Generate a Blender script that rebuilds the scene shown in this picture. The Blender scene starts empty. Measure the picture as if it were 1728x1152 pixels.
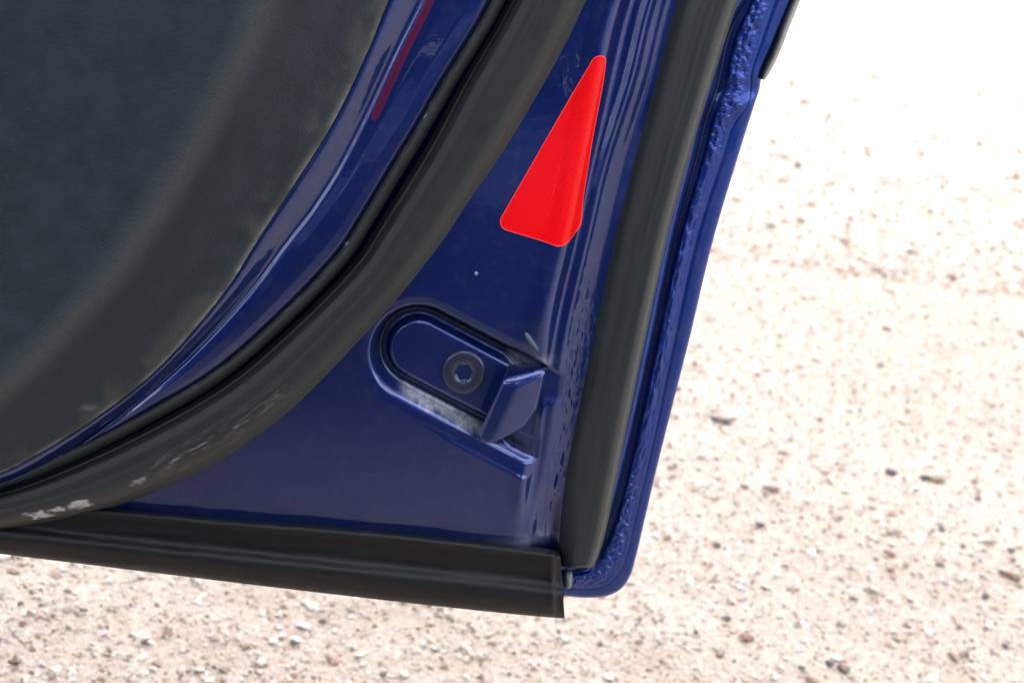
import bpy, math
import numpy as np
from mathutils import Vector, Matrix

scene = bpy.context.scene
COL = scene.collection
R = math.radians
rng = np.random.default_rng(7)

# ---------------------------------------------------------------- camera
PITCH, YAW, ROLL = R(23.0), R(8.0), R(10.0)
FPX = 2400.0                       # 50 mm on 36 mm at 1728 px
AIM = np.array([0.0, 0.0, 0.45]); DIST = 0.72
fw = np.array([math.sin(YAW)*math.cos(PITCH), math.cos(YAW)*math.cos(PITCH), -math.sin(PITCH)])
r0 = np.array([math.cos(YAW), -math.sin(YAW), 0.0])
u0 = np.cross(r0, fw)
rt = math.cos(ROLL)*r0 + math.sin(ROLL)*u0
up = -math.sin(ROLL)*r0 + math.cos(ROLL)*u0
CAM = AIM - fw*DIST
cam = bpy.data.cameras.new('camera'); co = bpy.data.objects.new('camera', cam); COL.objects.link(co)
co.matrix_world = Matrix(((rt[0], up[0], -fw[0], CAM[0]), (rt[1], up[1], -fw[1], CAM[1]), (rt[2], up[2], -fw[2], CAM[2]), (0, 0, 0, 1)))
cam.lens = 50; cam.sensor_width = 36; cam.clip_start = 0.01; cam.clip_end = 500
cam.dof.use_dof = True; cam.dof.focus_distance = DIST+0.0; cam.dof.aperture_fstop = 11
scene.camera = co

# ---------------------------------------------------------------- light
SUN_EL, SUN_AZ = R(42), R(18)      # azimuth measured from +y towards +x
w = bpy.data.worlds.new('World'); scene.world = w; w.use_nodes = True
nt = w.node_tree; nt.nodes.clear()
sky = nt.nodes.new('ShaderNodeTexSky'); sky.sky_type = 'NISHITA'; sky.sun_disc = False
sky.sun_elevation = SUN_EL; sky.sun_rotation = SUN_AZ; sky.dust_density = 3.0; sky.air_density = 1.0
bg = nt.nodes.new('ShaderNodeBackground'); bg.inputs['Strength'].default_value = 0.13
wo = nt.nodes.new('ShaderNodeOutputWorld')
tc = nt.nodes.new('ShaderNodeTexCoord'); mp = nt.nodes.new('ShaderNodeMapping'); mp.inputs['Scale'].default_value = (1, 1, 2.2)
cn = nt.nodes.new('ShaderNodeTexNoise'); cn.inputs['Scale'].default_value = 1.7; cn.inputs['Detail'].default_value = 7; cn.inputs['Roughness'].default_value = .55
cr = nt.nodes.new('ShaderNodeValToRGB'); cr.color_ramp.elements[0].position = .32; cr.color_ramp.elements[1].position = .52
cm = nt.nodes.new('ShaderNodeMix'); cm.data_type = 'RGBA'; cm.inputs[7].default_value = (21, 21.8, 23.2, 1)
nt.links.new(tc.outputs['Generated'], mp.inputs[0]); nt.links.new(mp.outputs[0], cn.inputs['Vector']); nt.links.new(cn.outputs['Fac'], cr.inputs[0])
nt.links.new(cr.outputs[0], cm.inputs[0]); nt.links.new(sky.outputs[0], cm.inputs[6]); nt.links.new(cm.outputs[2], bg.inputs[0]); nt.links.new(bg.outputs[0], wo.inputs[0])
sl = bpy.data.lights.new('sun', 'SUN'); so = bpy.data.objects.new('sun', sl); COL.objects.link(so)
sl.energy = 2.0; sl.angle = R(14); sl.color = (1.0, 0.95, 0.87)
sd = Vector((math.sin(SUN_AZ)*math.cos(SUN_EL), math.cos(SUN_AZ)*math.cos(SUN_EL), math.sin(SUN_EL)))
so.rotation_euler = sd.to_track_quat('Z', 'Y').to_euler(); so.location = (1, 2, 4)
scene.view_settings.view_transform = 'Standard'; scene.view_settings.look = 'None'
scene.view_settings.gamma = 1.0; scene.view_settings.use_curve_mapping = False
scene.view_settings.exposure = 0.7

# ---------------------------------------------------------------- maths helpers
def P(px, py, w):
    """the point of the door that stands w mm in front of the panel plane along a traced sight line"""
    px = np.asarray(px, float); py = np.asarray(py, float); w = np.asarray(w, float)*1e-3
    px, py, w = np.broadcast_arrays(px, py, w)
    d = FPX*fw + (px-864)[..., None]*rt - (py-576)[..., None]*up
    t = (-w - CAM[1])/d[..., 1]
    return CAM + d*t[..., None]
def Q(px, py, w, ref=0.0):
    """as P for the plane ref, then raised to w square to the panel"""
    p = P(px, py, ref).copy(); p[..., 1] = p[..., 1] - (np.asarray(w, float)-ref)*1e-3
    return p
def spline(pts, n=400, smooth=0):
    p = np.array(pts, float)
    ext = np.vstack([2*p[0]-p[1], p, 2*p[-1]-p[-2]])
    out = []
    k = max(4, n//(len(p)-1))
    for i in range(1, len(ext)-2):
        a, b, c, d = ext[i-1], ext[i], ext[i+1], ext[i+2]
        t = np.linspace(0, 1, k, endpoint=False)[:, None]
        out.append(.5*((2*b)+(-a+c)*t+(2*a-5*b+4*c-d)*t**2+(-a+3*b-3*c+d)*t**3))
    out = np.vstack(out+[p[-1:]])
    L = np.r_[0, np.cumsum(np.linalg.norm(np.diff(out, axis=0), axis=1))]
    s = np.linspace(0, L[-1], n)
    q = np.stack([np.interp(s, L, out[:, 0]), np.interp(s, L, out[:, 1])], 1)
    if smooth:
        ker = np.hanning(2*smooth+3)[1:-1]; ker /= ker.sum(); m = len(ker)//2
        pad = np.vstack([q[0]+(q[0]-q[1])*np.arange(m, 0, -1)[:, None], q, q[-1]+(q[-1]-q[-2])*np.arange(1, m+1)[:, None]])
        q = np.stack([np.convolve(pad[:, 0], ker, 'valid'), np.convolve(pad[:, 1], ker, 'valid')], 1)
    return q
def xof(curve):
    c = curve[np.argsort(curve[:, 1])]
    return lambda y: np.interp(y, c[:, 1], c[:, 0])
def yof(curve):
    c = curve[np.argsort(curve[:, 0])]
    return lambda x: np.interp(x, c[:, 0], c[:, 1])
def sst(x, a=0.0, b=1.0):
    t = np.clip((x-a)/(b-a), 0, 1); return t*t*t*(t*(6*t-15)+10)
def smin(a, b, k):
    h = np.clip(.5+.5*(b-a)/k, 0, 1); return b+(a-b)*h-k*h*(1-h)
def smax(a, b, k): return -smin(-a, -b, k)
TAB = np.random.default_rng(3).random((256, 256))
def vn(x, y):
    xi = np.floor(x).astype(int); yi = np.floor(y).astype(int); fx = x-xi; fy = y-yi
    fx = fx*fx*(3-2*fx); fy = fy*fy*(3-2*fy)
    g = lambda a, b: TAB[a % 256, b % 256]
    return (g(xi, yi)*(1-fx)+g(xi+1, yi)*fx)*(1-fy)+(g(xi, yi+1)*(1-fx)+g(xi+1, yi+1)*fx)*fy
def fbm(x, y, o=4):
    s = 0; a = .5; t = 0
    for i in range(o):
        s = s+a*vn(x+17.3*i, y+9.1*i); t += a; x = x*2.03; y = y*2.03; a *= .5
    return s/t
def polydist(x, y, c, closed=False):
    """distance to a dense polyline; signed (inside positive) when closed"""
    sh = x.shape; x = x.ravel(); y = y.ravel(); out = np.full(x.shape, 1e9)
    a = c if closed else c[:-1]; b = np.roll(c, -1, 0) if closed else c[1:]
    ins = np.zeros(x.shape, bool)
    for p, q in zip(a, b):
        dx, dy = q-p; L = dx*dx+dy*dy+1e-12
        t = np.clip(((x-p[0])*dx+(y-p[1])*dy)/L, 0, 1)
        out = np.minimum(out, (x-p[0]-t*dx)**2+(y-p[1]-t*dy)**2)
        if closed:
            cr = (p[1] > y) != (q[1] > y)
            ins ^= cr & (x < (q[0]-p[0])*(y-p[1])/((q[1]-p[1]) if q[1] != p[1] else 1e-9)+p[0])
    d = np.sqrt(out)
    if closed: d = np.where(ins, d, -d)
    return d.reshape(sh)

# ---------------------------------------------------------------- mesh helpers
def mesh_obj(name, verts, faces, mat, parent=None, attrs=None, smooth=True):
    me = bpy.data.meshes.new(name)
    verts = np.asarray(verts, np.float32).reshape(-1, 3); faces = np.asarray(faces, np.int32)
    k = faces.shape[1]
    me.vertices.add(len(verts)); me.vertices.foreach_set('co', verts.ravel())
    me.loops.add(faces.size); me.loops.foreach_set('vertex_index', faces.ravel())
    me.polygons.add(len(faces)); me.polygons.foreach_set('loop_start', np.arange(0, faces.size, k, dtype=np.int32))
    me.polygons.foreach_set('loop_total', np.full(len(faces), k, np.int32))
    me.polygons.foreach_set('use_smooth', np.full(len(faces), smooth))
    me.update(calc_edges=True); me.validate()
    for n, a in (attrs or {}).items():
        at = me.attributes.new(n, 'FLOAT', 'POINT'); at.data.foreach_set('value', np.asarray(a, np.float32).ravel())
    me.materials.append(mat)
    o = bpy.data.objects.new(name, me); COL.objects.link(o)
    if parent:
        o.parent = parent
        if parent.name == 'car': o.location = (0, 1.5, 0)
    return o
def grid_faces(nr, nc, wrap=False):
    i = np.arange(nr-1)[:, None]; j = np.arange(nc if wrap else nc-1)[None, :]
    j2 = (j+1) % nc
    return np.stack([i*nc+j, i*nc+j2, (i+1)*nc+j2, (i+1)*nc+j], -1).reshape(-1, 4)
def grid_obj(name, V, mat, parent, attrs=None, flip=False, wrap=False, mask=None):
    nr, nc = V.shape[:2]; f = grid_faces(nr, nc, wrap)
    if mask is not None: f = f[mask.ravel()[f].all(1)]
    if flip: f = f[:, ::-1]
    return mesh_obj(name, V.reshape(-1, 3), f, mat, parent, attrs)

# ---------------------------------------------------------------- materials
def new_mat(name):
    m = bpy.data.materials.new(name); m.use_nodes = True
    b = m.node_tree.nodes['Principled BSDF']; return m, m.node_tree, b
def node(t, kind, **kw):
    n = t.nodes.new(kind)
    for k, v in kw.items():
        if k in n.inputs: n.inputs[k].default_value = v
        else: setattr(n, k, v)
    return n
def mixc(t, fac, a, b, blend='MIX'):
    m = t.nodes.new('ShaderNodeMix'); m.data_type = 'RGBA'; m.blend_type = blend
    for s, v in ((0, fac), (6, a), (7, b)):
        if hasattr(v, 'is_output') or isinstance(v, bpy.types.NodeSocket): t.links.new(v, m.inputs[s])
        else: m.inputs[s].default_value = v if s == 0 else (*v, 1)
    return m.outputs[2]
def ramp(t, fac, stops, interp='LINEAR'):
    r = t.nodes.new('ShaderNodeValToRGB'); r.color_ramp.interpolation = interp
    els = r.color_ramp.elements
    while len(els) < len(stops): els.new(.5)
    for e, (p, c) in zip(els, stops):
        e.position = p; e.color = (*c, 1) if len(c) == 3 else c
    t.links.new(fac, r.inputs[0]); return r.outputs[0]
def g(v): return (v, v, v)
def noise(t, scale, detail=4, rough=.6, vec=None, stretch=None):
    tc = t.nodes.new('ShaderNodeTexCoord'); n = node(t, 'ShaderNodeTexNoise', Scale=scale, Detail=detail, Roughness=rough)
    src = tc.outputs['Object']
    if stretch:
        mp = t.nodes.new('ShaderNodeMapping'); mp.inputs['Scale'].default_value = stretch; t.links.new(src, mp.inputs[0]); src = mp.outputs[0]
    t.links.new(src, n.inputs['Vector']); return n.outputs['Fac']
def attr(t, name): 
    a = t.nodes.new('ShaderNodeAttribute'); a.attribute_name = name; return a.outputs['Fac']
def bump(t, b, h, strength, dist):
    n = t.nodes.new('ShaderNodeBump'); n.inputs['Strength'].default_value = strength; n.inputs['Distance'].default_value = dist
    t.links.new(h, n.inputs['Height']); t.links.new(n.outputs[0], b.inputs['Normal']); return n.outputs[0]

def paint_mat(name='blue_metallic_paint', lo=(.003, .010, .075), hi=(.005, .029, .185), coat=1.0):
    m, t, b = new_mat(name)
    dirt_dark = attr(t, 'dirt_dark'); dust_glint = attr(t, 'dust_glint')
    flake = noise(t, 4000, 1, .5)
    c = ramp(t, flake, [(0.3, lo), (0.7, hi)])
    nd = noise(t, 110, 8, .75)
    c = mixc(t, ramp(t, nd, [(.50, g(0)), (.72, g(.13))]), c, (.16, .14, .15))
    mul = t.nodes.new('ShaderNodeMath'); mul.operation = 'MULTIPLY'; t.links.new(dust_glint, mul.inputs[0])
    t.links.new(ramp(t, noise(t, 350, 5, .75), [(.30, g(.35)), (.62, g(1))]), mul.inputs[1])
    c = mixc(t, mul.outputs[0], c, (.62, .65, .70))
    mul2 = t.nodes.new('ShaderNodeMath'); mul2.operation = 'MULTIPLY'; t.links.new(dirt_dark, mul2.inputs[0])
    t.links.new(ramp(t, noise(t, 500, 5, .7), [(.25, g(.55)), (.6, g(1))]), mul2.inputs[1])
    c = mixc(t, mul2.outputs[0], c, (.012, .012, .010))
    t.links.new(c, b.inputs['Base Color'])
    b.inputs['Metallic'].default_value = .88; b.inputs['Roughness'].default_value = .42
    mx = t.nodes.new('ShaderNodeMath'); mx.operation = 'MAXIMUM'; t.links.new(mul.outputs[0], mx.inputs[0]); t.links.new(mul2.outputs[0], mx.inputs[1])
    inv = t.nodes.new('ShaderNodeMath'); inv.operation = 'SUBTRACT'; inv.inputs[0].default_value = 1; t.links.new(mx.outputs[0], inv.inputs[1])
    cw = t.nodes.new('ShaderNodeMath'); cw.operation = 'MULTIPLY'; cw.inputs[1].default_value = coat; t.links.new(inv.outputs[0], cw.inputs[0]); t.links.new(cw.outputs[0], b.inputs['Coat Weight'])
    b.inputs['Coat Roughness'].default_value = .04; b.inputs['Coat IOR'].default_value = 1.57
    nb = t.nodes.new('ShaderNodeBump'); nb.inputs['Strength'].default_value = .07; nb.inputs['Distance'].default_value = .0006
    t.links.new(noise(t, 180, 2, .5), nb.inputs['Height']); t.links.new(nb.outputs[0], b.inputs['Coat Normal'])
    return m
def rubber_mat(name, base, dust_glint_c, rough=.5, grain=1500, bstr=.25, streak=None, spec=.4):
    m, t, b = new_mat(name)
    n1 = noise(t, 90, 6, .65, stretch=streak); n2 = noise(t, 900, 4, .7)
    c = mixc(t, ramp(t, n1, [(.35, g(0)), (.75, g(.4))]), base, tuple(min(1, x*1.9) for x in base))
    mu = t.nodes.new('ShaderNodeMath'); mu.operation = 'MULTIPLY'; t.links.new(attr(t, 'dust_glint'), mu.inputs[0])
    t.links.new(ramp(t, n2, [(.3, g(.35)), (.65, g(1))]), mu.inputs[1])
    c = mixc(t, mu.outputs[0], c, dust_glint_c)
    ms = t.nodes.new('ShaderNodeMath'); ms.operation = 'MULTIPLY'; t.links.new(attr(t, 'scuff'), ms.inputs[0])
    t.links.new(ramp(t, noise(t, 650, 6, .8), [(.30, g(.3)), (.65, g(1))]), ms.inputs[1])
    c = mixc(t, ms.outputs[0], c, (.55, .53, .52))
    t.links.new(c, b.inputs['Base Color'])
    t.links.new(ramp(t, n1, [(.3, g(rough-.1)), (.7, g(rough+.12))]), b.inputs['Roughness'])
    b.inputs['Specular IOR Level'].default_value = spec
    bump(t, b, noise(t, grain, 3, .6), bstr, .0004)
    return m
PAINT = paint_mat()
PAINT_OUT = paint_mat('blue_outer_paint', (.0018, .015, .11), (.0025, .034, .235), .4)
SEALR = rubber_mat('weathered_black_rubber', (.009, .0112, .012), (.056, .054, .050), .52, 1400, .4, spec=.25)
EDGER = rubber_mat('ribbed_black_rubber', (.009, .0125, .0135), (.080, .077, .068), .42, 1200, .12, spec=.3, streak=(3, 3, .15))
STRIP = rubber_mat('satin_black_rubber', (.0045, .005, .006), (.012, .0108, .010), .42, 2600, .55, spec=.2)
TRIM = rubber_mat('grained_charcoal_plastic', (.012, .018, .022), (.085, .074, .060), .5, 900, 1.0, spec=.22)
BLACK = rubber_mat('black_plastic', (.012, .012, .013), (.05, .05, .05), .4)
def simple_mat(name, col, rough=.4, metal=0, coat=0, bs=0, sc=500):
    m, t, b = new_mat(name); n = noise(t, sc, 4, .6)
    t.links.new(mixc(t, ramp(t, n, [(.3, g(0)), (.7, g(1))]), tuple(x*.85 for x in col), tuple(min(1, x*1.15) for x in col)), b.inputs['Base Color'])
    b.inputs['Roughness'].default_value = rough; b.inputs['Metallic'].default_value = metal; b.inputs['Coat Weight'].default_value = coat
    if bs: bump(t, b, n, bs, .0003)
    return m
GREYM = simple_mat('grey_aluminium_trim', (.20, .20, .195), .45, .2)
STEEL = simple_mat('dull_blue_grey_steel', (.10, .15, .19), .3, .85, bs=.3, sc=900)

# ---------------------------------------------------------------- ground and gravel
def ground_mats():
    m, t, b = new_mat('sandy_gravel_ground')
    n1 = noise(t, 1.3, 5, .6); n2 = noise(t, 150, 6, .7); n3 = noise(t, 420, 3, .7)
    c = mixc(t, ramp(t, n1, [(.35, g(0)), (.65, g(1))]), (.28, .218, .165), (.355, .295, .24))
    c = mixc(t, ramp(t, n2, [(.38, g(.65)), (.60, g(0))]), c, (.13, .08, .05))
    c = mixc(t, ramp(t, n3, [(.55, g(0)), (.72, g(.5))]), c, (.75, .70, .66))
    pt = noise(t, 7, 7, .72)
    c = mixc(t, ramp(t, pt, [(.60, g(0)), (.70, g(.75))]), c, (.11, .075, .05))
    t.links.new(c, b.inputs['Base Color']); b.inputs['Roughness'].default_value = .6; b.inputs['Specular IOR Level'].default_value = .6
    bump(t, b, n2, .8, .006)
    m2, t, b = new_mat('mixed_gravel')
    gi = t.nodes.new('ShaderNodeNewGeometry')
    c = ramp(t, gi.outputs['Random Per Island'], [(0, (.33, .25, .19)), (.18, (.37, .30, .25)), (.38, (.21, .13, .09)), (.50, (.38, .32, .27)), (.64, (.29, .19, .15)), (.76, (.44, .40, .36)),
        (.82, (.14, .085, .06)), (.88, (.34, .29, .28)), (.93, (.11, .08, .07)), (.979, (.045, .045, .055))], 'CONSTANT')
    n = noise(t, 300, 4, .7)
    c = mixc(t, .55, c, ramp(t, n, [(.3, g(.55)), (.7, g(1.3))]), 'MULTIPLY')
    t.links.new(c, b.inputs['Base Color']); b.inputs['Roughness'].default_value = .55; b.inputs['Specular IOR Level'].default_value = .6
    return m, m2
GROUND, GRAVEL = ground_mats()
def ghgt(x, y): return (fbm(x*3.1+40, y*3.1+11, 4)-.5)*.030+(fbm(x*14+3, y*14+90, 3)-.5)*.012
xs = np.r_[-60, -20, -6, np.linspace(-2.5, 4.5, 420), 8, 20, 60]; ys = np.r_[-60, -20, -6, np.linspace(-2.0, 6.5, 500), 9, 20, 60, 200]
GX, GY = np.meshgrid(xs, ys)
inn = (np.abs(GX) < 5) & (np.abs(GY) < 7)
gr = grid_obj('ground', np.stack([GX, GY, np.where(inn, ghgt(GX, GY), 0)], -1), GROUND, None)
gr['kind'] = 'structure'

OCT_V = np.array([(1, 0, 0), (-1, 0, 0), (0, 1, 0), (0, -1, 0), (0, 0, 1), (0, 0, -1)], float)
OCT_F = np.array([(0, 2, 4), (2, 1, 4), (1, 3, 4), (3, 0, 4), (2, 0, 5), (1, 2, 5), (3, 1, 5), (0, 3, 5)])
ph = (1+5**.5)/2
ICO_V = np.array([(-1, ph, 0), (1, ph, 0), (-1, -ph, 0), (1, -ph, 0), (0, -1, ph), (0, 1, ph), (0, -1, -ph), (0, 1, -ph), (ph, 0, -1), (ph, 0, 1), (-ph, 0, -1), (-ph, 0, 1)])/math.hypot(1, ph)
ICO_F = np.array([(0, 11, 5), (0, 5, 1), (0, 1, 7), (0, 7, 10), (0, 10, 11), (1, 5, 9), (5, 11, 4), (11, 10, 2), (10, 7, 6), (7, 1, 8), (3, 9, 4), (3, 4, 2), (3, 2, 6), (3, 6, 8), (3, 8, 9), (4, 9, 5), (2, 4, 11), (6, 2, 10), (8, 6, 7), (9, 8, 1)])
def stones(cx, cy, size, BV, BF):
    n = len(cx); th = rng.random(n)*2*math.pi
    v = BV[None]*(1+.25*rng.standard_normal((n, len(BV), 1)).clip(-1.5, 1.5))
    v = v*np.stack([size*rng.uniform(.8, 1.4, n), size*rng.uniform(.6, 1.0, n), size*rng.uniform(.35, .75, n)], -1)[:, None]
    ti = rng.normal(0, .35, n); c, s = np.cos(ti)[:, None], np.sin(ti)[:, None]
    x, z = v[..., 0]*c-v[..., 2]*s, v[..., 0]*s+v[..., 2]*c; y = v[..., 1]
    c, s = np.cos(th)[:, None], np.sin(th)[:, None]
    X = x*c-y*s+cx[:, None]; Y = x*s+y*c+cy[:, None]; Z = z+(ghgt(cx, cy)+size*rng.uniform(-.1, .35, n))[:, None]
    F = (BF[None]+(np.arange(n)*len(BV))[:, None, None]).reshape(-1, 3)
    return np.stack([X, Y, Z], -1).reshape(-1, 3), F
def scatter(n, y0, y1, pw=1.0):
    y = y0+(y1-y0)*rng.random(n)**pw
    hw = .55+.45*(y-y0+.6); x = y*.17+.10+rng.uniform(-1, 1, n)*hw
    return x, y
parts = []
x, y = scatter(80000, .02, 1.7, 1.2); parts.append(stones(x, y, np.exp(rng.normal(math.log(.0020), .40, len(x))).clip(.0012, .009), OCT_V, OCT_F))
x, y = scatter(20000, 1.5, 7.0, 1.3); parts.append(stones(x, y, np.exp(rng.normal(math.log(.0050), .4, len(x))).clip(.002, .014), OCT_V, OCT_F))
x, y = scatter(2600, .02, 3.2, 1.2); parts.append(stones(x, y, np.exp(rng.normal(math.log(.0045), .28, len(x))).clip(.003, .009), ICO_V, ICO_F))
off = 0; VV = []; FF = []
for v, f in parts: VV.append(v); FF.append(f+off); off += len(v)
go = mesh_obj('gravel', np.vstack(VV), np.vstack(FF), GRAVEL, None, smooth=False)
go['kind'] = 'stuff'; go['label'] = 'sandy pink and white loose gravel covering the ground below the door'; go['category'] = 'gravel'

# ---------------------------------------------------------------- traced curves of the door
seal_in = spline([(1060, -420), (960, -190), (868, 0), (830, 69), (785, 146), (726, 257), (646, 385), (600, 453), (486, 567), (382, 653), (243, 733), (104, 797), (0, 833), (-160, 872), (-420, 905)], 700, 12)
seal_out = spline([(1180, -420), (1080, -190), (990, 0), (948, 87), (899, 174), (847, 260), (795, 333), (752, 400), (684, 487), (612, 568), (500, 683), (410, 752), (347, 792), (208, 850), (104, 878), (0, 896), (-160, 925), (-420, 952)], 700, 12)
lip_c = spline([(1036, -420), (934, -190), (842, 0), (808, 62), (757, 143), (711, 222), (663, 300), (612, 385), (567, 449), (469, 548), (365, 636), (243, 707), (122, 768), (0, 818), (-160, 860), (-420, 893)], 700, 12)
hl = spline([(900, -420), (800, -190), (708, 0), (663, 90), (615, 194), (566, 290), (521, 358), (486, 402), (410, 504), (312, 608), (208, 699), (80, 790), (0, 829), (-160, 868), (-420, 900)], 700, 12)
trim_e = spline([(860, -420), (752, -190), (660, 0), (628, 80), (566, 208), (500, 312), (434, 412), (382, 494), (271, 622), (156, 712), (52, 775), (0, 800), (-160, 850), (-420, 885)], 700, 12)
S1 = spline([(1200, -420), (1110, -190), (1043, 0), (1018, 95), (985, 250), (955, 400), (934, 487), (921, 550), (908, 640), (899, 720), (890, 790), (884, 850), (880, 905), (878, 1000)], 500, 12)
S2 = spline([(1262, -420), (1170, -190), (1100, 0), (1065, 139), (1021, 278), (992, 400), (955, 560), (935, 690), (918, 800), (900, 880), (893, 930), (888, 1000)], 500, 12)
SBL = spline([(1300, -420), (1212, -190), (1140, 0), (1103, 139), (1066, 278), (1035, 400), (998, 574), (956, 780), (945, 860), (941, 905), (938, 960)], 500, 10)
SBR = spline([(1410, -420), (1320, -190), (1247, 0), (1202, 139), (1160, 278), (1127, 400), (1089, 574), (1042, 800), (1024, 889), (1009, 941), (999, 960)], 500, 8)

car = bpy.data.objects.new('car', None); COL.objects.link(car); car.location = (0, -1.5, 0)
car['label'] = 'dark blue car with open door showing black rubber seals and a red reflector sticker'
car['category'] = 'car'

# ---------------------------------------------------------------- inner panel with flutes and latch pocket
PC = np.array([706., 596.]); PD = np.array([math.cos(R(27.5)), math.sin(R(27.5))])
s1x, s2x, sbl, sbr = xof(S1), xof(S2), xof(SBL), xof(SBR)
def pocket_r(x, y, L=230):
    dx, dy = x-PC[0], y-PC[1]; t = np.clip(dx*PD[0]+dy*PD[1], 0, L)
    return np.hypot(dx-t*PD[0], dy-t*PD[1])
def panel_w(x, y):
    a = x-s1x(y); b = x-s2x(y); low = sst(y, 560, 760)
    bead = 1.6*np.exp(-((a+12)/18)**2)*(1-low)*sst(-y, -640, -520)
    base = bead-6.0*sst(a, -6-10*low, 38)
    base = base+2.4*np.exp(-((b)/11)**2)*(1-.4*low)-2.5*sst(b, 8, 45)
    base = base+1.4*np.exp(-((a+7)/12)**2)*sst(y, 725, 765)*sst(-y, -905, -840)
    n = fbm(x/9, y/34, 3)-.5
    base = base+(n*.6+.35*(fbm(x/5+8, y/13, 2)-.5))*sst(b, 6, 18)*(.02+1.14*sst(y, 380, 620))
    # thin sealer smear above the sticker
    base = base+.35*(fbm(x/12+5, y/28, 3)-.5)*np.exp(-((a+35)/26)**2)*(1-sst(y, 120, 260))
    r = pocket_r(x, y)
    pw = np.interp(r, np.linspace(0, 130, 261), PROF)
    pw = np.maximum(pw, -5.3-5*(1-sst(a, -70, -20)))
    pw = pw+12*sst(a, 0, 40)*sst((x-PC[0])*(-PD[1])+(y-PC[1])*PD[0], -45, 30)
    return smin(base, pw, 1.3+3.0*sst(y, 700, 760))
rr = np.linspace(0, 130, 261)
PROF = -5.2*np.ones_like(rr)-4.8*sst(rr, 43, 57)+10.0*sst(rr, 62, 88)+1.2*sst(rr, 84, 104)
PROF = np.where(rr > 100, PROF+30*sst(rr, 100, 130), PROF)
ysr = np.arange(-400, 1000.1, 2.0); N = 400
cx = .5*(xof(seal_out)(ysr)+xof(seal_in)(ysr)); cx = np.where(ysr > 880, -200, np.maximum(cx, -200))
sm = np.hanning(41); sm /= sm.sum(); cxp = np.convolve(np.pad(cx, 20, 'edge'), sm, 'valid'); cx = np.minimum(cx, cxp)
ex = .6*sbl(ysr)+.4*sbr(ysr)
u = np.linspace(0, 1, N)**.75
X = cx[:, None]+(ex-cx)[:, None]*u; Y = np.repeat(ysr[:, None], N, 1)
Y = np.minimum(Y, np.interp(X, [-420, 205, 600, 760, 880, 945, 960, 1000], [800, 857, 889, 905, 919, 929, 945, 1000])+28)
W = panel_w(X, Y); r = pocket_r(X, Y)
lower = ((X-PC[0])*(-PD[1])+(Y-PC[1])*PD[0]) 
dirt_dark = np.exp(-((r-62)/5.5)**2)*.95*sst(-(X-s1x(Y)), -10, 20)
dirt_dark = np.maximum(dirt_dark, .95*sst(-lower, 20, 50)*np.exp(-((r-72)/10)**2)*sst(-(X-s1x(Y)), -10, 20))  # blackens the upper pocket wall too
dirt_dark = np.maximum(dirt_dark, .8*np.exp(-((X-sbl(Y))/9)**2)*sst(Y, 820, 930))
dust_glint = 1.0*sst(lower, 30, 55)*np.exp(-((r-72+8*(fbm(X/9, Y/9, 3)-.5))/5.5)**2)*sst(X, 662, 700)*sst(-X, -830, -805)  # pale sky highlight painted on the up-facing lower pocket wall
dust_glint = np.maximum(dust_glint, .7*np.exp(-(((X-895)/28)**2+((Y-612)/9)**2)))
dust_glint = np.maximum(dust_glint, .30*np.exp(-(((X-888)/50)**2+((Y-915)/10)**2)))
door = grid_obj('door', Q(X, Y, W), PAINT, car, {'dirt_dark': dirt_dark, 'dust_glint': dust_glint}, flip=True)

# ---------------------------------------------------------------- sweeps beside the trim
def sweep(base, others, stations=320):
    idx = np.linspace(4, len(base)-5, stations).astype(int); p = base[idx]
    tg = base[idx+4]-base[idx-4]; tg /= np.linalg.norm(tg, axis=1)[:, None]
    nm = np.stack([-tg[:, 1], tg[:, 0]], 1)          # to be oriented to lower right
    nm = nm*np.sign(nm[:, :1]*1+nm[:, 1:]*1)
    out = []
    for c in others:
        rel = c[None]-p[:, None]; tt = (rel*tg[:, None]).sum(2); k = np.abs(tt).argmin(1)
        d = (rel[np.arange(len(p)), k]*nm).sum(1)
        ker = np.ones(9)/9; d = np.convolve(np.pad(d, 4, 'edge'), ker, 'valid'); out.append(d)
    return p, nm, out
base, nm, (d_out, d_lip, d_hl, d_te) = sweep(seal_in, [seal_out, lip_c, hl, trim_e])
st = np.linspace(0, 1, len(base))
def strip(name, d0, d1, prof, mat, n=24, attrs=None, knot=None):
    """prof: [(u, w)], u 0..1 between offsets d0 and d1"""
    us = np.linspace(0, 1, n); pu = np.array(prof); ker = np.array([1, 2, 3, 2, 1])/9
    fine = np.interp(np.linspace(0, 1, 201), pu[:, 0], pu[:, 1]); k2 = np.hanning(17); k2 /= k2.sum()
    fine = np.convolve(np.pad(fine, 8, 'reflect', reflect_type='odd'), k2, 'valid')
    ww = np.interp(us, np.linspace(0, 1, 201), fine)
    D = d0[:, None]+(d1-d0)[:, None]*us
    if knot is not None:
        ku, kd = knot; D = np.array([np.interp(us, np.r_[0, ku, 1], np.r_[a0, [q[i] for q in kd], a1]) for i, (a0, a1) in enumerate(zip(d0, d1))])
    px = base[:, :1]+nm[:, :1]*D; py = base[:, 1:]+nm[:, 1:]*D
    Wg = np.repeat(ww[None], len(base), 0)
    V = P(px, py, Wg)
    at = {k: f(px, py, np.repeat(us[None], len(base), 0)) for k, f in (attrs or {}).items()}
    return grid_obj(name, V, mat, door, at, flip=True)
def blob(px, py, cx, cy, rx, ry, ang, n=1.0, sc=6):
    a = R(ang); dx, dy = px-cx, py-cy; s = (dx*math.cos(a)+dy*math.sin(a))/rx; q = (-dx*math.sin(a)+dy*math.cos(a))/ry
    return sst(1.25-np.sqrt(s*s+q*q)-n*(fbm(px/sc, py/sc, 4)-.5)*2.0, 0, .55)
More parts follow.
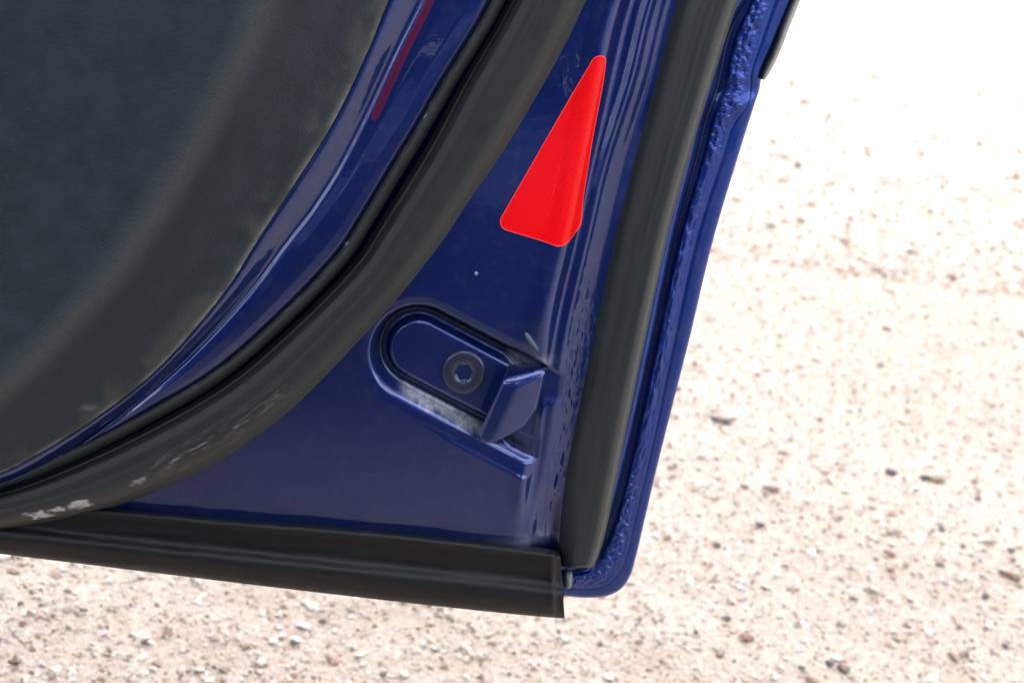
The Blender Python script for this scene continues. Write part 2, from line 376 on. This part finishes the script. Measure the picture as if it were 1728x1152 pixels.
def seal_scuff(px, py, u):
    s = np.zeros_like(px)
    for a in [(66, 868, 18, 6.5, -4), (98, 859, 13, 3.5, -2), (133, 851, 18, 6, -8), (232, 813, 12, 4, -20)]: s = np.maximum(s, blob(px, py, *a)*(.75 if a[0] < 200 else .3))
    d = polydist(px, py, scr); al = px*.80-py*.60; ac = px*.60+py*.80
    s = np.maximum(s, .40*np.exp(-(d/1.5)**2)*sst(fbm(al/16, ac/2.5, 3), .55, .75))
    s = np.maximum(s, .12*np.exp(-(d/16)**2)*sst(fbm(al/22, ac/1.6, 3), .58, .72))
    return s
scr = np.array([(480, 655), (440, 690), (400, 720), (345, 748), (270, 790)], float)
strip('door_seal', d_out*0+2, d_out, [(0, 1), (.03, 7), (.10, 12), (.25, 14), (.34, 14.3), (.38, 13.6), (.5, 14.6), (.7, 14), (.86, 11), (.95, 6), (1, 0)], SEALR, 56,
      {'dust_glint': lambda x, y, u: .12+.55*sst(u, .55, .95)+.25*sst(y, 700, 860)*sst(u, .4, .7), 'scuff': seal_scuff})
strip('seal_gap', d_lip*.35, d_out*0+6, [(0, 3), (.5, 1), (1, 3)], BLACK, 8)
strip('seal_lip', d_lip-13, d_lip+11, [(0, 2), (.08, 5), (.25, 8), (.5, 9.3), (.75, 8), (.92, 5), (1, 2)], SEALR, 18,
      {'dust_glint': lambda x, y, u: .25+.5*sst(fbm(x/25, y/25), .45, .7)*(u < .3), 'scuff': lambda x, y, u: .8*sst(fbm(x/4, y/4, 2), .80, .86)*(u < .25)})
RAILP = [(0, 8), (.09, 12.4), (.14, 12.6), (.20, 11.3), (.37, 5.9), (.39, 5.8), (.45, 7.0), (.6, 7.8), (.8, 7.4), (.93, 6.4), (1, 4.5)]
strip('painted_rail', d_te-22, d_lip-8, RAILP, PAINT, 60,
      {'dirt_dark': lambda x, y, u: .35*sst(u, .86, 1)+0*u, 'dust_glint': lambda x, y, u: 0*u}, knot=([.12, .39], [d_te, np.maximum(d_hl, d_te+6)]))

# dark red streak along the rail: a reflection built as a coloured strip
RED2, t, b = new_mat('dark_red_reflection')
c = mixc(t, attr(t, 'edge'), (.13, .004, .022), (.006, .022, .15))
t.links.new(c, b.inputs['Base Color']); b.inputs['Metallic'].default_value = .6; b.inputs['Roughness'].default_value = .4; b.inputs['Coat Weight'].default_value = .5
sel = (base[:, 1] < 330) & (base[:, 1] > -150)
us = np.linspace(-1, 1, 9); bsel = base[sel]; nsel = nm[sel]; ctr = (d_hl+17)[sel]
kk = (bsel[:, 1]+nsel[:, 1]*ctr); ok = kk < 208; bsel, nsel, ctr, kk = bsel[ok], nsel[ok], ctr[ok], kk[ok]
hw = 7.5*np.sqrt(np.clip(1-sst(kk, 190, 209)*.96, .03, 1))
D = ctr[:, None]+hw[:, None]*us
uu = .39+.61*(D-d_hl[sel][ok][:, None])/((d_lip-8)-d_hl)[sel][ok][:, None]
grid_obj('red_reflection_strip', P(bsel[:, :1]+nsel[:, :1]*D, bsel[:, 1:]+nsel[:, 1:]*D, np.interp(uu, [q[0] for q in RAILP], [q[1] for q in RAILP])+.5), RED2, door, {'edge': np.abs(us)[None]**1.5*.8+.6*sst(-kk, -40, 130)[:, None]})

# ---------------------------------------------------------------- interior trim panel
txe = xof(trim_e)
ysr = np.arange(-410, 884, 4.0); xr = txe(ysr)
us = np.linspace(0, 1, 260)**.8
X = -560+(xr+560)[:, None]*us; Y = np.repeat(ysr[:, None], 260, 1)
D = polydist(X, Y, trim_e[::6])
rid = spline([(640, -420), (545, -190), (451, 0), (417, 87), (365, 191), (312, 288), (250, 388), (174, 494), (69, 605), (0, 671), (-160, 775), (-420, 850)], 300, 8)
Dr = polydist(X, Y, rid[::4]); D = np.where(X < xof(rid)(Y), 188+Dr, 188*D/(D+Dr+1e-6))
dk = [0, 6, 14, 40, 80, 115, 140, 160, 175, 190, 205, 230, 300, 500, 900, 1500]
wk = [9, 14.5, 17, 19.5, 23, 28, 34, 39, 41.8, 42.6, 41.8, 40, 39.5, 41, 45, 50]
fine = np.interp(np.arange(0, 1500), dk, wk); k2 = np.hanning(31); k2 /= k2.sum(); fine2 = np.convolve(np.pad(fine, 15, 'edge'), k2, 'valid')
mixk = sst(np.arange(0, 1500), 15, 40); fine = fine*(1-mixk)+fine2*mixk
W = np.interp(D, np.arange(0, 1500), fine)
dus_glint = .9*np.exp(-((D-3)/9)**2)+.40*np.exp(-((D-24)/22)**2)*sst(fbm(X/40, Y/40), .35, .65)+.42*np.exp(-((D-188)/20)**2)  # last term paints the ridge highlight, the others are edge dust
dus_glint = np.maximum(dus_glint, .30*blob(X, Y, 175, 690, 70, 18, -38, 1.4, 14))
sc = .20*np.exp(-((D-5)/5)**2)*sst(fbm(X/30, Y/30), .3, .6)+.10*blob(X, Y, 150, 688, 14, 5, 20, 1.5, 4)+.6*sst(fbm(X/5, Y/5, 3), .58, .7)*np.exp(-((D-2)/3.5)**2)*(.2+sst(Y, 380, 440)*sst(-Y, -560, -500))
grid_obj('door_trim', P(X, Y, W), TRIM, door, {'dust_glint': dus_glint, 'scuff': sc}, flip=True)

# ---------------------------------------------------------------- vertical edge seal
ysr = np.arange(-410, 959.1, 4.0); L = sbl(ysr); Rr = sbr(ysr)
n = 48; us = np.linspace(0, 1, n)
pf = np.array([(0, -10), (.08, -6.5), (.2, -2.8), (.35, .2), (.5, 2.2), (.57, 2.6), (.7, 3.9), (.82, 4.3), (.91, 3.4), (.97, 1.2), (1, -6)])
ww = np.interp(us, pf[:, 0], pf[:, 1]); ww = np.convolve(np.pad(ww, 2, 'reflect', reflect_type='odd'), [.1, .25, .3, .25, .1], 'valid')
rdg = .07*np.sin(us*2*math.pi*8)*np.exp(-((us-.62)/.3)**2)
W = (ww+rdg)[None]+0*ysr[:, None]; W = W-9*sst(ysr, 955, 960)[:, None]
X = L[:, None]+(Rr-L)[:, None]*us; Y = np.repeat(ysr[:, None], n, 1)
grid_obj('edge_seal', P(X, Y, W), EDGER, door, {'dust_glint': .03+.12*sst(X*0+us, .3, .6)+.6*sst(X*0+us, .70, .95), 'scuff': 0*X}, flip=True)

# ---------------------------------------------------------------- hem flange of the outer skin
# matched stations: outer edge, bead outer line, bead inner line, rail outer line, inner end (below the seal)
ST = [((1532, -420), (1488, -420), (1449, -420), (1426, -420), (1380, -420)),
      ((1430, -190), (1388, -190), (1350, -190), (1330, -190), (1292, -190)),
      ((1342, 0), (1304, 0), (1268, 0), (1256, 0), (1222, 0)),
      ((1310, 70), (1281, 72), (1240, 60), (1226, 50), (1198, 60)),
      ((1285, 130), (1264, 132), (1224, 125), (1210, 118), (1180, 130)),
      ((1282, 150), (1264, 152), (1220, 148), (1204, 142), (1174, 150)),
      ((1275, 172), (1262, 172), (1212, 170), (1197, 165), (1168, 170)),
      ((1261, 215), (1236, 208), (1200, 204), (1185, 200), (1156, 210)),
      ((1247, 260), (1218, 260), (1187, 258), (1172, 255), (1142, 260)),
      ((1205, 400), (1173, 400), (1147, 398), (1136, 396), (1106, 400)),
      ((1163, 574), (1135, 574), (1109, 572), (1100, 570), (1070, 574)),
      ((1106, 800), (1089, 795), (1061, 790), (1051, 788), (1024, 795)),
      ((1086, 885), (1068, 880), (1041, 868), (1030, 865), (1004, 875)),
      ((1073, 940), (1057, 930), (1024, 915), (1012, 910), (985, 915)),
      ((1063, 972), (1046, 958), (1014, 935), (1004, 928), (975, 925)),
      ((1048, 993), (1032, 976), (1004, 951), (996, 942), (965, 930)),
      ((1028, 1004), (1014, 988), (990, 962), (984, 954), (955, 932)),
      ((1000, 1008), (992, 991), (975, 967), (972, 960), (945, 934)),
      ((960, 1006), (960, 990), (955, 969), (953, 963), (935, 936)),
      ((900, 1000), (900, 984), (900, 964), (900, 958), (900, 936))]
SA = np.array(ST, float)
cur = [spline(SA[:, k], 700, 3) for k in range(5)]
# resample by station index so the curves stay matched
def matched(k, n=700):
    p = SA[:, k]; t = np.arange(len(p)); tt = np.linspace(0, len(p)-1, n)
    i = np.clip(tt.astype(int), 0, len(p)-2); f = (tt-i)[:, None]
    g0 = p[np.clip(i-1, 0, len(p)-1)]; g1 = p[i]; g2 = p[i+1]; g3 = p[np.clip(i+2, 0, len(p)-1)]
    L1 = np.linalg.norm(g1-g0, axis=1)[:, None]; L2 = np.linalg.norm(g2-g1, axis=1)[:, None]; L3 = np.linalg.norm(g3-g2, axis=1)[:, None]
    m1 = np.where(L1 > 0, ((g1-g0)/np.maximum(L1, 1e-6)*L2+(g2-g1)/L2*L1)/(L1+L2), (g2-g1)/L2)*L2
    m2 = np.where(L3 > 0, ((g2-g1)/L2*L3+(g3-g2)/np.maximum(L3, 1e-6)*L2)/(L2+L3), (g2-g1)/L2)*L2
    return (2*f**3-3*f**2+1)*g1+(f**3-2*f**2+f)*m1+(-2*f**3+3*f**2)*g2+(f**3-f**2)*m2
C5 = [matched(k) for k in range(5)]
O_, BR_, BL_, RR_, IN_ = C5
O_ = O_+0
seg = [(IN_, RR_, 12, [(0, -9), (.35, -6), (.65, -5.2), (.85, -6), (1, -9)]),
       (RR_, BL_, 6, [(0, -8.5), (.5, -11.5), (1, -10.8)]),
       (BL_, BR_, 22, [(0, -10.8), (.2, -9.2), (.5, -9.3), (.9, -11.2), (1, -11.6)]),
       (BR_, O_, 14, [(0, -11.6), (.06, -12.2), (.3, -12.2), (.7, -12.9), (.9, -13.8), (1, -15.5)])]
cols = []; wcol = []; beadm = []
for a, b, k, pr in seg:
    for uu in np.linspace(0, 1, k, endpoint=False):
        cols.append(a+(b-a)*uu); wcol.append(np.interp(uu, [q[0] for q in pr], [q[1] for q in pr])); beadm.append(min(1, 3.2*min(uu, 1-uu)) if a is BL_ else 0)
cols.append(O_); wcol.append(-15.5); beadm.append(0)
cols = np.array(cols).transpose(1, 0, 2); wcol = np.array(wcol); beadm = np.array(beadm)
nb = (fbm(cols[..., 0]/11+3, cols[..., 1]/15, 3)-.5)*1.3+(fbm(cols[..., 0]/4.5+cols[..., 1]/9, cols[..., 1]/4.5+50, 3)-.5)*(1.1+.8*sst(cols[..., 1], 250, 500))
Wg = wcol[None]+beadm[None]*nb
# the sealer dips where the notch is
notch = np.exp(-((cols[..., 1]-152)/16)**2)
Wg = Wg-1.0*notch*(np.arange(cols.shape[1])[None] > 14)
Vf = P(cols[..., 0], cols[..., 1], Wg)
e = Vf[:, -1:].copy(); back = []
tO = np.gradient(O_, axis=0); tO /= np.linalg.norm(tO, axis=1)[:, None]
for dy in (.0012, .003, .0045): 
    q = e.copy(); q[..., 1] += dy; back.append(q)
ib = P(cols[:, 30, 0], cols[:, 30, 1], -23)[:, None]; back.append(ib)
ib2 = P(IN_[:, 0]-120, IN_[:, 1], -23)[:, None]; back.append(ib2)
Vf = np.concatenate([Vf]+back, 1)
dirt_dark = np.zeros(Vf.shape[:2]); dirt_dark[:, 13:17] = .75; dust_glint = np.zeros_like(dirt_dark)  # groove beside the bead is darkened
grid_obj('hem_flange', Vf, PAINT_OUT, door, {'dirt_dark': dirt_dark, 'dust_glint': dust_glint}, flip=True)

# outer skin behind it all
ysr = np.linspace(-410, 960, 60); xo = xof(np.array([s[0] for s in ST[:14]]+[(1040, 999)], float))(ysr)-22
X = -560+(xo+560)[:, None]*np.linspace(0, 1, 40); Y = np.repeat(ysr[:, None], 40, 1)
Y = -410+(Y+410)*(1-.125*np.clip((960-X)/1400, 0, 1.2)*1.0)
grid_obj('outer_skin', P(X, Y, -24+0*X), PAINT_OUT, door, {'dirt_dark': 0*X, 'dust_glint': 0*X})

# moulding on the outer edge, upper right
mo = spline([(1540, -420), (1436, -190), (1351, 0), (1318, 84), (1300, 121), (1291, 135)], 60)
mi = spline([(1528, -420), (1424, -190), (1338, 0), (1306, 84), (1291, 116), (1284, 134)], 60)
def ribbon(name, a, b, wa, wb, depth, mat):
    c0, c1 = P(a[:, 0], a[:, 1], wa), P(b[:, 0], b[:, 1], wb); d = np.array([0, depth, 0])
    mid = .5*(c0+c1)-np.array([0, .0006, 0])
    V = np.stack([c0, mid, c1, c1+d, c0+d], 1)
    o = grid_obj(name, V, mat, door, {'dust_glint': np.zeros(V.shape[:2]), 'scuff': np.zeros(V.shape[:2])}, wrap=True)
    # end caps
    return o
mm = mi+(mo-mi)*.36
ribbon('edge_moulding', mi, mm, -12, -12, .012, BLACK)
ribbon('moulding_face', mm, mo, -12.5, -16, .010, GREYM)

# ---------------------------------------------------------------- bottom rubber strip
topc = spline([(-420, 800), (205, 857), (600, 889), (760, 905), (880, 919), (945, 929)], 300, 6)
botc = spline([(-420, 884), (0, 934), (400, 983), (700, 1018), (880, 1037), (953, 1043)], 300, 6)
n = 44; us = np.linspace(0, 1, n)
pf = np.array([(0, -3), (.03, 4), (.08, 7), (.15, 7.6), (.20, 6.2), (.26, 5.2), (.46, 4.4), (.53, 5.8), (.59, 8.8), (.65, 10.3), (.72, 10.6), (.82, 9.9), (.95, 8), (1, 5)])
ww = np.interp(us, pf[:, 0], pf[:, 1]); ww = np.convolve(np.pad(ww, 2, 'reflect', reflect_type='odd'), [.1, .25, .3, .25, .1], 'valid')
M = topc[:, None]+(botc-topc)[:, None]*us[:, None]
endk = sst(M[..., 0], 925, 937)
bow = 5*np.sin(math.pi*us)**2
W = np.repeat(ww[None], len(M), 0); W = W+1.6*np.exp(-((M[..., 0]-931)/4)**2)-3.5*sst(M[..., 0], 934, 941)
W = W+1.3*(fbm(M[..., 0]/90, us[None]*6+M[..., 0]*0, 3)-.5)+.9*(fbm(M[..., 0]/35+7, M[..., 0]*0+3, 2)-.5)*np.exp(-((us-.1)/.08)**2)
V = P(M[..., 0], M[..., 1], W)
b1 = V[:, -1:].copy(); b1[..., 1] += .010; b2 = b1.copy(); b2[..., 1] += .008; b2[..., 2] += .012; b3 = b2.copy(); b3[..., 2] += .02
V = np.concatenate([V, b1, b2, b3], 1)
ecap = V[-1:].copy(); ecap[..., 1] = np.maximum(ecap[..., 1], .010); ecap[..., 0] -= .0006
V = np.concatenate([V, ecap], 0)
du = np.zeros(V.shape[:2]); du[:300, :n] = .5*np.exp(-((us-.38)/.14)**2)[None]*(.3+.7*sst(M[..., 0], 200, 600)); 
grid_obj('sill_strip', V, STRIP, door, {'dust_glint': du, 'scuff': du*0+.0}, flip=True)
# pale end of the clip behind the strip
def lump(name, cx, cy, rx, ry, ang, w0, h, mat, power=2.2, n=16):
    """a rounded pad: elliptical foot, domed top"""
    a = R(ang); th = np.linspace(0, 2*math.pi, 32, endpoint=False); rad = np.sin(np.linspace(0, math.pi/2, n))
    cs, sn = np.sign(np.cos(th))*np.abs(np.cos(th))**(2/power), np.sign(np.sin(th))*np.abs(np.sin(th))**(2/power)
    lx = rad[:, None]*cs*rx; ly = rad[:, None]*sn*ry
    X = cx+lx*math.cos(a)-ly*math.sin(a); Y = cy+lx*math.sin(a)+ly*math.cos(a)
    Wd = w0+h*np.cos(np.linspace(0, math.pi/2, n))[:, None]+0*X
    return grid_obj(name, Q(X, Y, Wd, w0), mat, door, {'dirt_dark': 0*X, 'dust_glint': .2+0*X, 'scuff': 0*X}, wrap=True)
CLIP = simple_mat('pale_grey_clip', (.13, .14, .14), .5, .3, bs=.5, sc=800)
lump('clip', 958, 976, 8, 15, 5, -10, 5, CLIP, 3)

# ---------------------------------------------------------------- latch tab in the pocket
import bmesh
TF = [(848, 641, 8.2), (872, 653, 10.2), (922, 624, 6.6), (907, 690, 5.8), (885, 722, 6.2), (829, 751, 8.8), (803, 745, 6.2)]
TB = [(859, 610, -8), (926, 614, -8), (910, 682, -8), (886, 708, -8), (818, 730, -8), (838, 655, -8)]
bm = bmesh.new()
for q in TF+TB: bm.verts.new(P(*q))
hull = bmesh.ops.convex_hull(bm, input=bm.verts[:])
bmesh.ops.delete(bm, geom=[v for v in bm.verts if not v.link_faces], context='VERTS')
bmesh.ops.dissolve_limit(bm, angle_limit=R(7), verts=bm.verts[:], edges=bm.edges[:])
bmesh.ops.recalc_face_normals(bm, faces=bm.faces[:])
me = bpy.data.meshes.new('latch_tab'); bm.to_mesh(me); bm.free()
for p_ in me.polygons: p_.use_smooth = True
me.materials.append(PAINT)
for nme in ('dirt_dark', 'dust_glint'): me.attributes.new(nme, 'FLOAT', 'POINT')
to = bpy.data.objects.new('latch_tab', me); COL.objects.link(to); to.parent = door
md_ = to.modifiers.new('bevel', 'BEVEL'); md_.width = .0021; md_.segments = 5; md_.use_clamp_overlap = False; md_.limit_method = 'ANGLE'; md_.angle_limit = R(9)
md_ = to.modifiers.new('wn', 'WEIGHTED_NORMAL'); md_.keep_sharp = False; md_.weight = 80

# ---------------------------------------------------------------- bolt with six-lobe socket
def bolt():
    th = np.linspace(0, 2*math.pi, 72, endpoint=False)
    rings = [(36.5, -.3), (36.3, .8), (35, 1.5), (33, 1.75), (28, 1.9), (22, 1.9), (17.5, 1.7), (15.2, 1.2)]
    lob = 1+.09*np.cos(6*th)
    V = []
    for rr_, h_ in rings: V.append(np.stack([rr_*np.cos(th), rr_*np.sin(th), h_+0*th], -1))
    for rr_, h_ in [(13.6, .9), (13, 0), (12.5, -3), (10, -4.2), (6, -4.6), (0.1, -4.2)]: V.append(np.stack([rr_*lob*np.cos(th), rr_*lob*np.sin(th), h_+0*th], -1))
    return np.array(V)
B = bolt(); w0 = -5.2
V = Q(783+B[..., 0]*1.0, 634+B[..., 1]*1.03, w0+B[..., 2], w0)
BOLTM = simple_mat('painted_bolt_metal', (.022, .024, .055), .35, .5, .4, bs=.25, sc=1200)
# the traced centre is already on the plateau plane
V = np.stack([P(783+B[..., 0], 627+B[..., 1], w0)[..., 0], -(w0+B[..., 2])*1e-3, P(783+B[..., 0], 627+B[..., 1], w0)[..., 2]], -1)
bo = grid_obj('bolt', V[:9], BOLTM, door, wrap=True)
grid_obj('bolt_socket', V[8:], STEEL, door, wrap=True)
# small nub and rubber stop
lump('paint_nub', 803, 461, 4.2, 4.2, 0, 0, 1.6, PAINT)
STOP = simple_mat('blue_grey_rubber', (.035, .05, .085), .5)
lump('rubber_stop', 897, 575, 22, 6.0, 56, -1.5, 4.0, STOP, 2.6)

# ---------------------------------------------------------------- reflector sticker
lx = spline([(1006, 94), (1001, 98), (996, 106), (930, 222), (862, 337), (846, 366), (843, 375), (846, 383), (852, 388)], 300)
ys_ = np.r_[np.linspace(92.6, 100, 12), np.linspace(102, 384, 140), np.linspace(385, 414.2, 30)]
xl = np.interp(ys_, [92.6, 93.2, 95, 98, 103, 110, 366, 372, 378, 383, 387.5, 414.2], [1011, 1007, 1003, 1000, 997, 993, 845.5, 843.5, 844, 846.5, 851, 940])
xrr = np.interp(ys_, [92.6, 93.2, 95, 98, 103, 141, 232, 338, 375, 383, 390, 408, 412.5, 414.2], [1012, 1016, 1020, 1022.5, 1023, 1019, 1002, 986, 983.5, 982, 978, 960, 953, 942])
us = np.linspace(0, 1, 80); X = xl[:, None]+(xrr-xl)[:, None]*us; Y = np.repeat(ys_[:, None], 80, 1)
bd = np.minimum(np.minimum(X-xl[:, None], xrr[:, None]-X), np.minimum(Y-92.6, 30+0*X))
bnd = np.vstack([np.stack([xl, ys_], 1), np.stack([xrr, ys_], 1)[::-1]])
ed = polydist(X, Y, bnd[::3])
m, t, b = new_mat('red_reflective_film')
n = noise(t, 2500, 2, .5)
c = ramp(t, n, [(.3, (.50, .0005, .001)), (.7, (.80, .001, .002))])
c = mixc(t, attr(t, 'edge'), c, (.80, .07, .08))
t.links.new(c, b.inputs['Base Color']); b.inputs['Roughness'].default_value = .4; b.inputs['Coat Weight'].default_value = .4; b.inputs['Coat Roughness'].default_value = .14; b.inputs['Specular IOR Level'].default_value = .1
bump(t, b, n, .5, .0002)
STK = m
grid_obj('reflector_sticker', Q(X, Y, panel_w(X, Y)+.35), STK, door, {'edge': np.clip(1.3-ed/1.3, 0, 1)}, flip=True)

# ---------------------------------------------------------------- single larger stones
DARK = simple_mat('dark_slate_stone', (.030, .028, .028), .7, bs=.6, sc=250)
BROWN = simple_mat('brown_stone', (.11, .065, .045), .8, bs=.6, sc=250)
PALE = simple_mat('pale_quartz_stone', (.40, .375, .35), .6, bs=.4, sc=250)
REDS = simple_mat('reddish_stone', (.13, .055, .045), .8, bs=.5, sc=250)
def gpt(px, py):
    d = FPX*fw+(px-864)*rt-(py-576)*up; t = -CAM[2]/d[2]; return CAM+d*t
def stone(px, py, wpx, mat, label, grp, flat=.5, el=1.5):
    p = gpt(px, py); D = np.linalg.norm(p-CAM); s = wpx*D/FPX/2
    V = ICO_V.copy(); F = ICO_F
    # one subdivision
    cache = {}; VL = [tuple(v) for v in V]; NF = []
    def md(a, b):
        k = (min(a, b), max(a, b))
        if k not in cache:
            q = (np.array(VL[a])+np.array(VL[b]))/2; q /= np.linalg.norm(q); VL.append(tuple(q)); cache[k] = len(VL)-1
        return cache[k]
    for a, b, c in F:
        ab, bc, ca = md(a, b), md(b, c), md(c, a); NF += [(a, ab, ca), (b, bc, ab), (c, ca, bc), (ab, bc, ca)]
    V = np.array(VL); V = V*(1+.24*rng.standard_normal((len(V), 1)).clip(-1.6, 1.6))*np.array([s, s/el, s*flat*.6])*.86
    a = -YAW+rng.normal(0, .25); Vx = V[:, 0]*math.cos(a)-V[:, 1]*math.sin(a); Vy = V[:, 0]*math.sin(a)+V[:, 1]*math.cos(a)
    o = mesh_obj('stone', np.stack([Vx, Vy, V[:, 2]], 1), np.array(NF), mat, None, smooth=False)
    o.location = (p[0], p[1], float(ghgt(np.array(p[0]), np.array(p[1])))+s*flat*.2+.002)
    o['label'] = label; o['category'] = 'stone'
    if grp: o['group'] = grp
G1 = 'single stones lying in the gravel'
for a in [(1218, 714, 42, DARK, 'wide flat dark stone alone on the pale gravel, highest of the dark stones', .35, 2.2),
          (1505, 795, 26, DARK, 'dark brown stone left of the twin dark stones on the pale gravel', .5, 1.5),
          (1562, 806, 24, DARK, 'left of two touching stones on the pale gravel, blackish', .5, 1.4),
          (1582, 815, 24, BROWN, 'brown stone touching the right side of a dark stone', .5, 1.4),
          (1300, 829, 34, BROWN, 'long low brown stone on gravel nearest the door edge', .3, 2.4),
          (1283, 882, 20, DARK, 'small blue-black slanted stone on the gravel near the door edge', .6, 1.5),
          (1213, 910, 16, DARK, 'small blue-black stone on the gravel close beside the blue door edge', .7, 1.3),
          (1227, 1042, 16, DARK, 'black notched stone on gravel right of the rubber strip end', .7, 1.1),
          (1258, 1080, 24, REDS, 'dull red stone on gravel below the door corner', .5, 1.6),
          (1400, 1118, 16, DARK, 'black stone touching a white pebble near the lower edge', .7, 1.2),
          (1412, 1108, 20, PALE, 'white pebble above a small black stone near the lower edge', .6, 1.3),
          (1441, 1007, 20, BROWN, 'flat brown stone alone in mid gravel', .45, 1.7),
          (1503, 962, 18, BROWN, 'thin dark brown stone below two reddish ones', .4, 1.8),
          (1500, 939, 22, REDS, 'thin reddish stone above a dark brown one', .4, 1.9),
          (1585, 959, 14, DARK, 'small dark stone between the brown stones and the right edge', .7, 1.2),
          (1663, 1008, 15, DARK, 'dark stone with pale top at right', .7, 1.2),
          (1702, 941, 14, DARK, 'small black stone highest at the right edge', .7, 1.3),
          (1630, 1098, 15, DARK, 'blue-black stone below a pale chip at lower right', .6, 1.3),
          (1352, 1130, 14, DARK, 'black angular stone at the lower edge of the gravel', .7, 1.1),
          (511, 1052, 26, PALE, 'large white pebble in the gravel below the rubber strip', .5, 1.6),
          (500, 1078, 22, PALE, 'white pebble with a dark stone under it', .5, 1.4),
          (496, 1084, 16, DARK, 'dark stone tucked under a white pebble', .5, 1.6),
          (140, 1048, 16, DARK, 'lone dark stone in the gravel at lower left', .6, 1.5),
          (461, 1085, 16, PALE, 'small white chip left of the two white pebbles', .6, 1.2)]:
    stone(a[0], a[1], a[2], a[3], a[4], G1, a[5], a[6])

# ---------------------------------------------------------------- the car the door belongs to (unseen behind the camera, added to darken reflections)
def body_prism(name, prof, x0, x1, mat, parent):
    """side-to-side extrusion of a (y, z) outline with rounded corners"""
    c = spline(np.vstack([prof, prof[:1]]), 60)[:-1]; n_ = len(c)
    V = [np.stack([np.full(n_, x), (c[:, 0]-cc[0])*k+cc[0], (c[:, 1]-cc[1])*k+cc[1]], -1) for cc in [c.mean(0)] for x, k in ((x0, .02), (x0, .9), (x0+.02, 1), (x1-.02, 1), (x1, .9), (x1, .02))]
    V = np.array(V); return grid_obj(name, V, mat, parent, {'dirt_dark': 0*V[..., 0], 'dust_glint': 0*V[..., 0], 'scuff': 0*V[..., 0]}, wrap=True)
F = lambda *a: np.array(a, float)
body_prism('unseen_sill', F((-.70, .17), (-.67, .28), (-.70, .36), (-.80, .40), (-1.05, .38), (-1.06, .17)), -1.5, .42, PAINT, car)
body_prism('unseen_floor_pan', F((-1.0, .20), (-1.0, .30), (-2.4, .30), (-2.4, .20)), -1.9, 1.0, BLACK, car)
body_prism('unseen_seat', F((-1.1, .32), (-1.08, .60), (-1.35, .66), (-1.7, .62), (-1.7, .32)), -.9, -.25, BLACK, car)
body_prism('unseen_seat', F((-1.1, .55), (-1.10, 1.15), (-1.35, 1.25), (-1.6, 1.1), (-1.6, .55)), -.35, -.10, BLACK, car)
body_prism('unseen_pillar', F((-.76, .38), (-.80, .80), (-.98, 1.4), (-1.1, 1.4), (-1.0, .8), (-.95, .38)), .12, .40, PAINT, car)
body_prism('unseen_roof', F((-.98, 1.38), (-1.05, 1.45), (-1.7, 1.48), (-2.4, 1.44), (-2.4, 1.38), (-1.7, 1.40)), -1.6, 1.1, PAINT, car)
body_prism('unseen_far_side', F((-2.3, .24), (-2.28, .60), (-2.34, .92), (-2.45, .92), (-2.45, .24)), -1.9, 1.2, BLACK, car)

# the rest of the door, unseen above and in front, added for ground shade
body_prism('unseen_upper_panel', F((.004, .70), (.004, .98), (.02, 1.0), (.05, .98), (.05, .70)), -1.05, .36, PAINT, door)
body_prism('unseen_front_trim', F((-.04, .34), (-.045, .96), (.0, .99), (.03, .96), (.03, .30)), -1.05, -.46, BLACK, door)
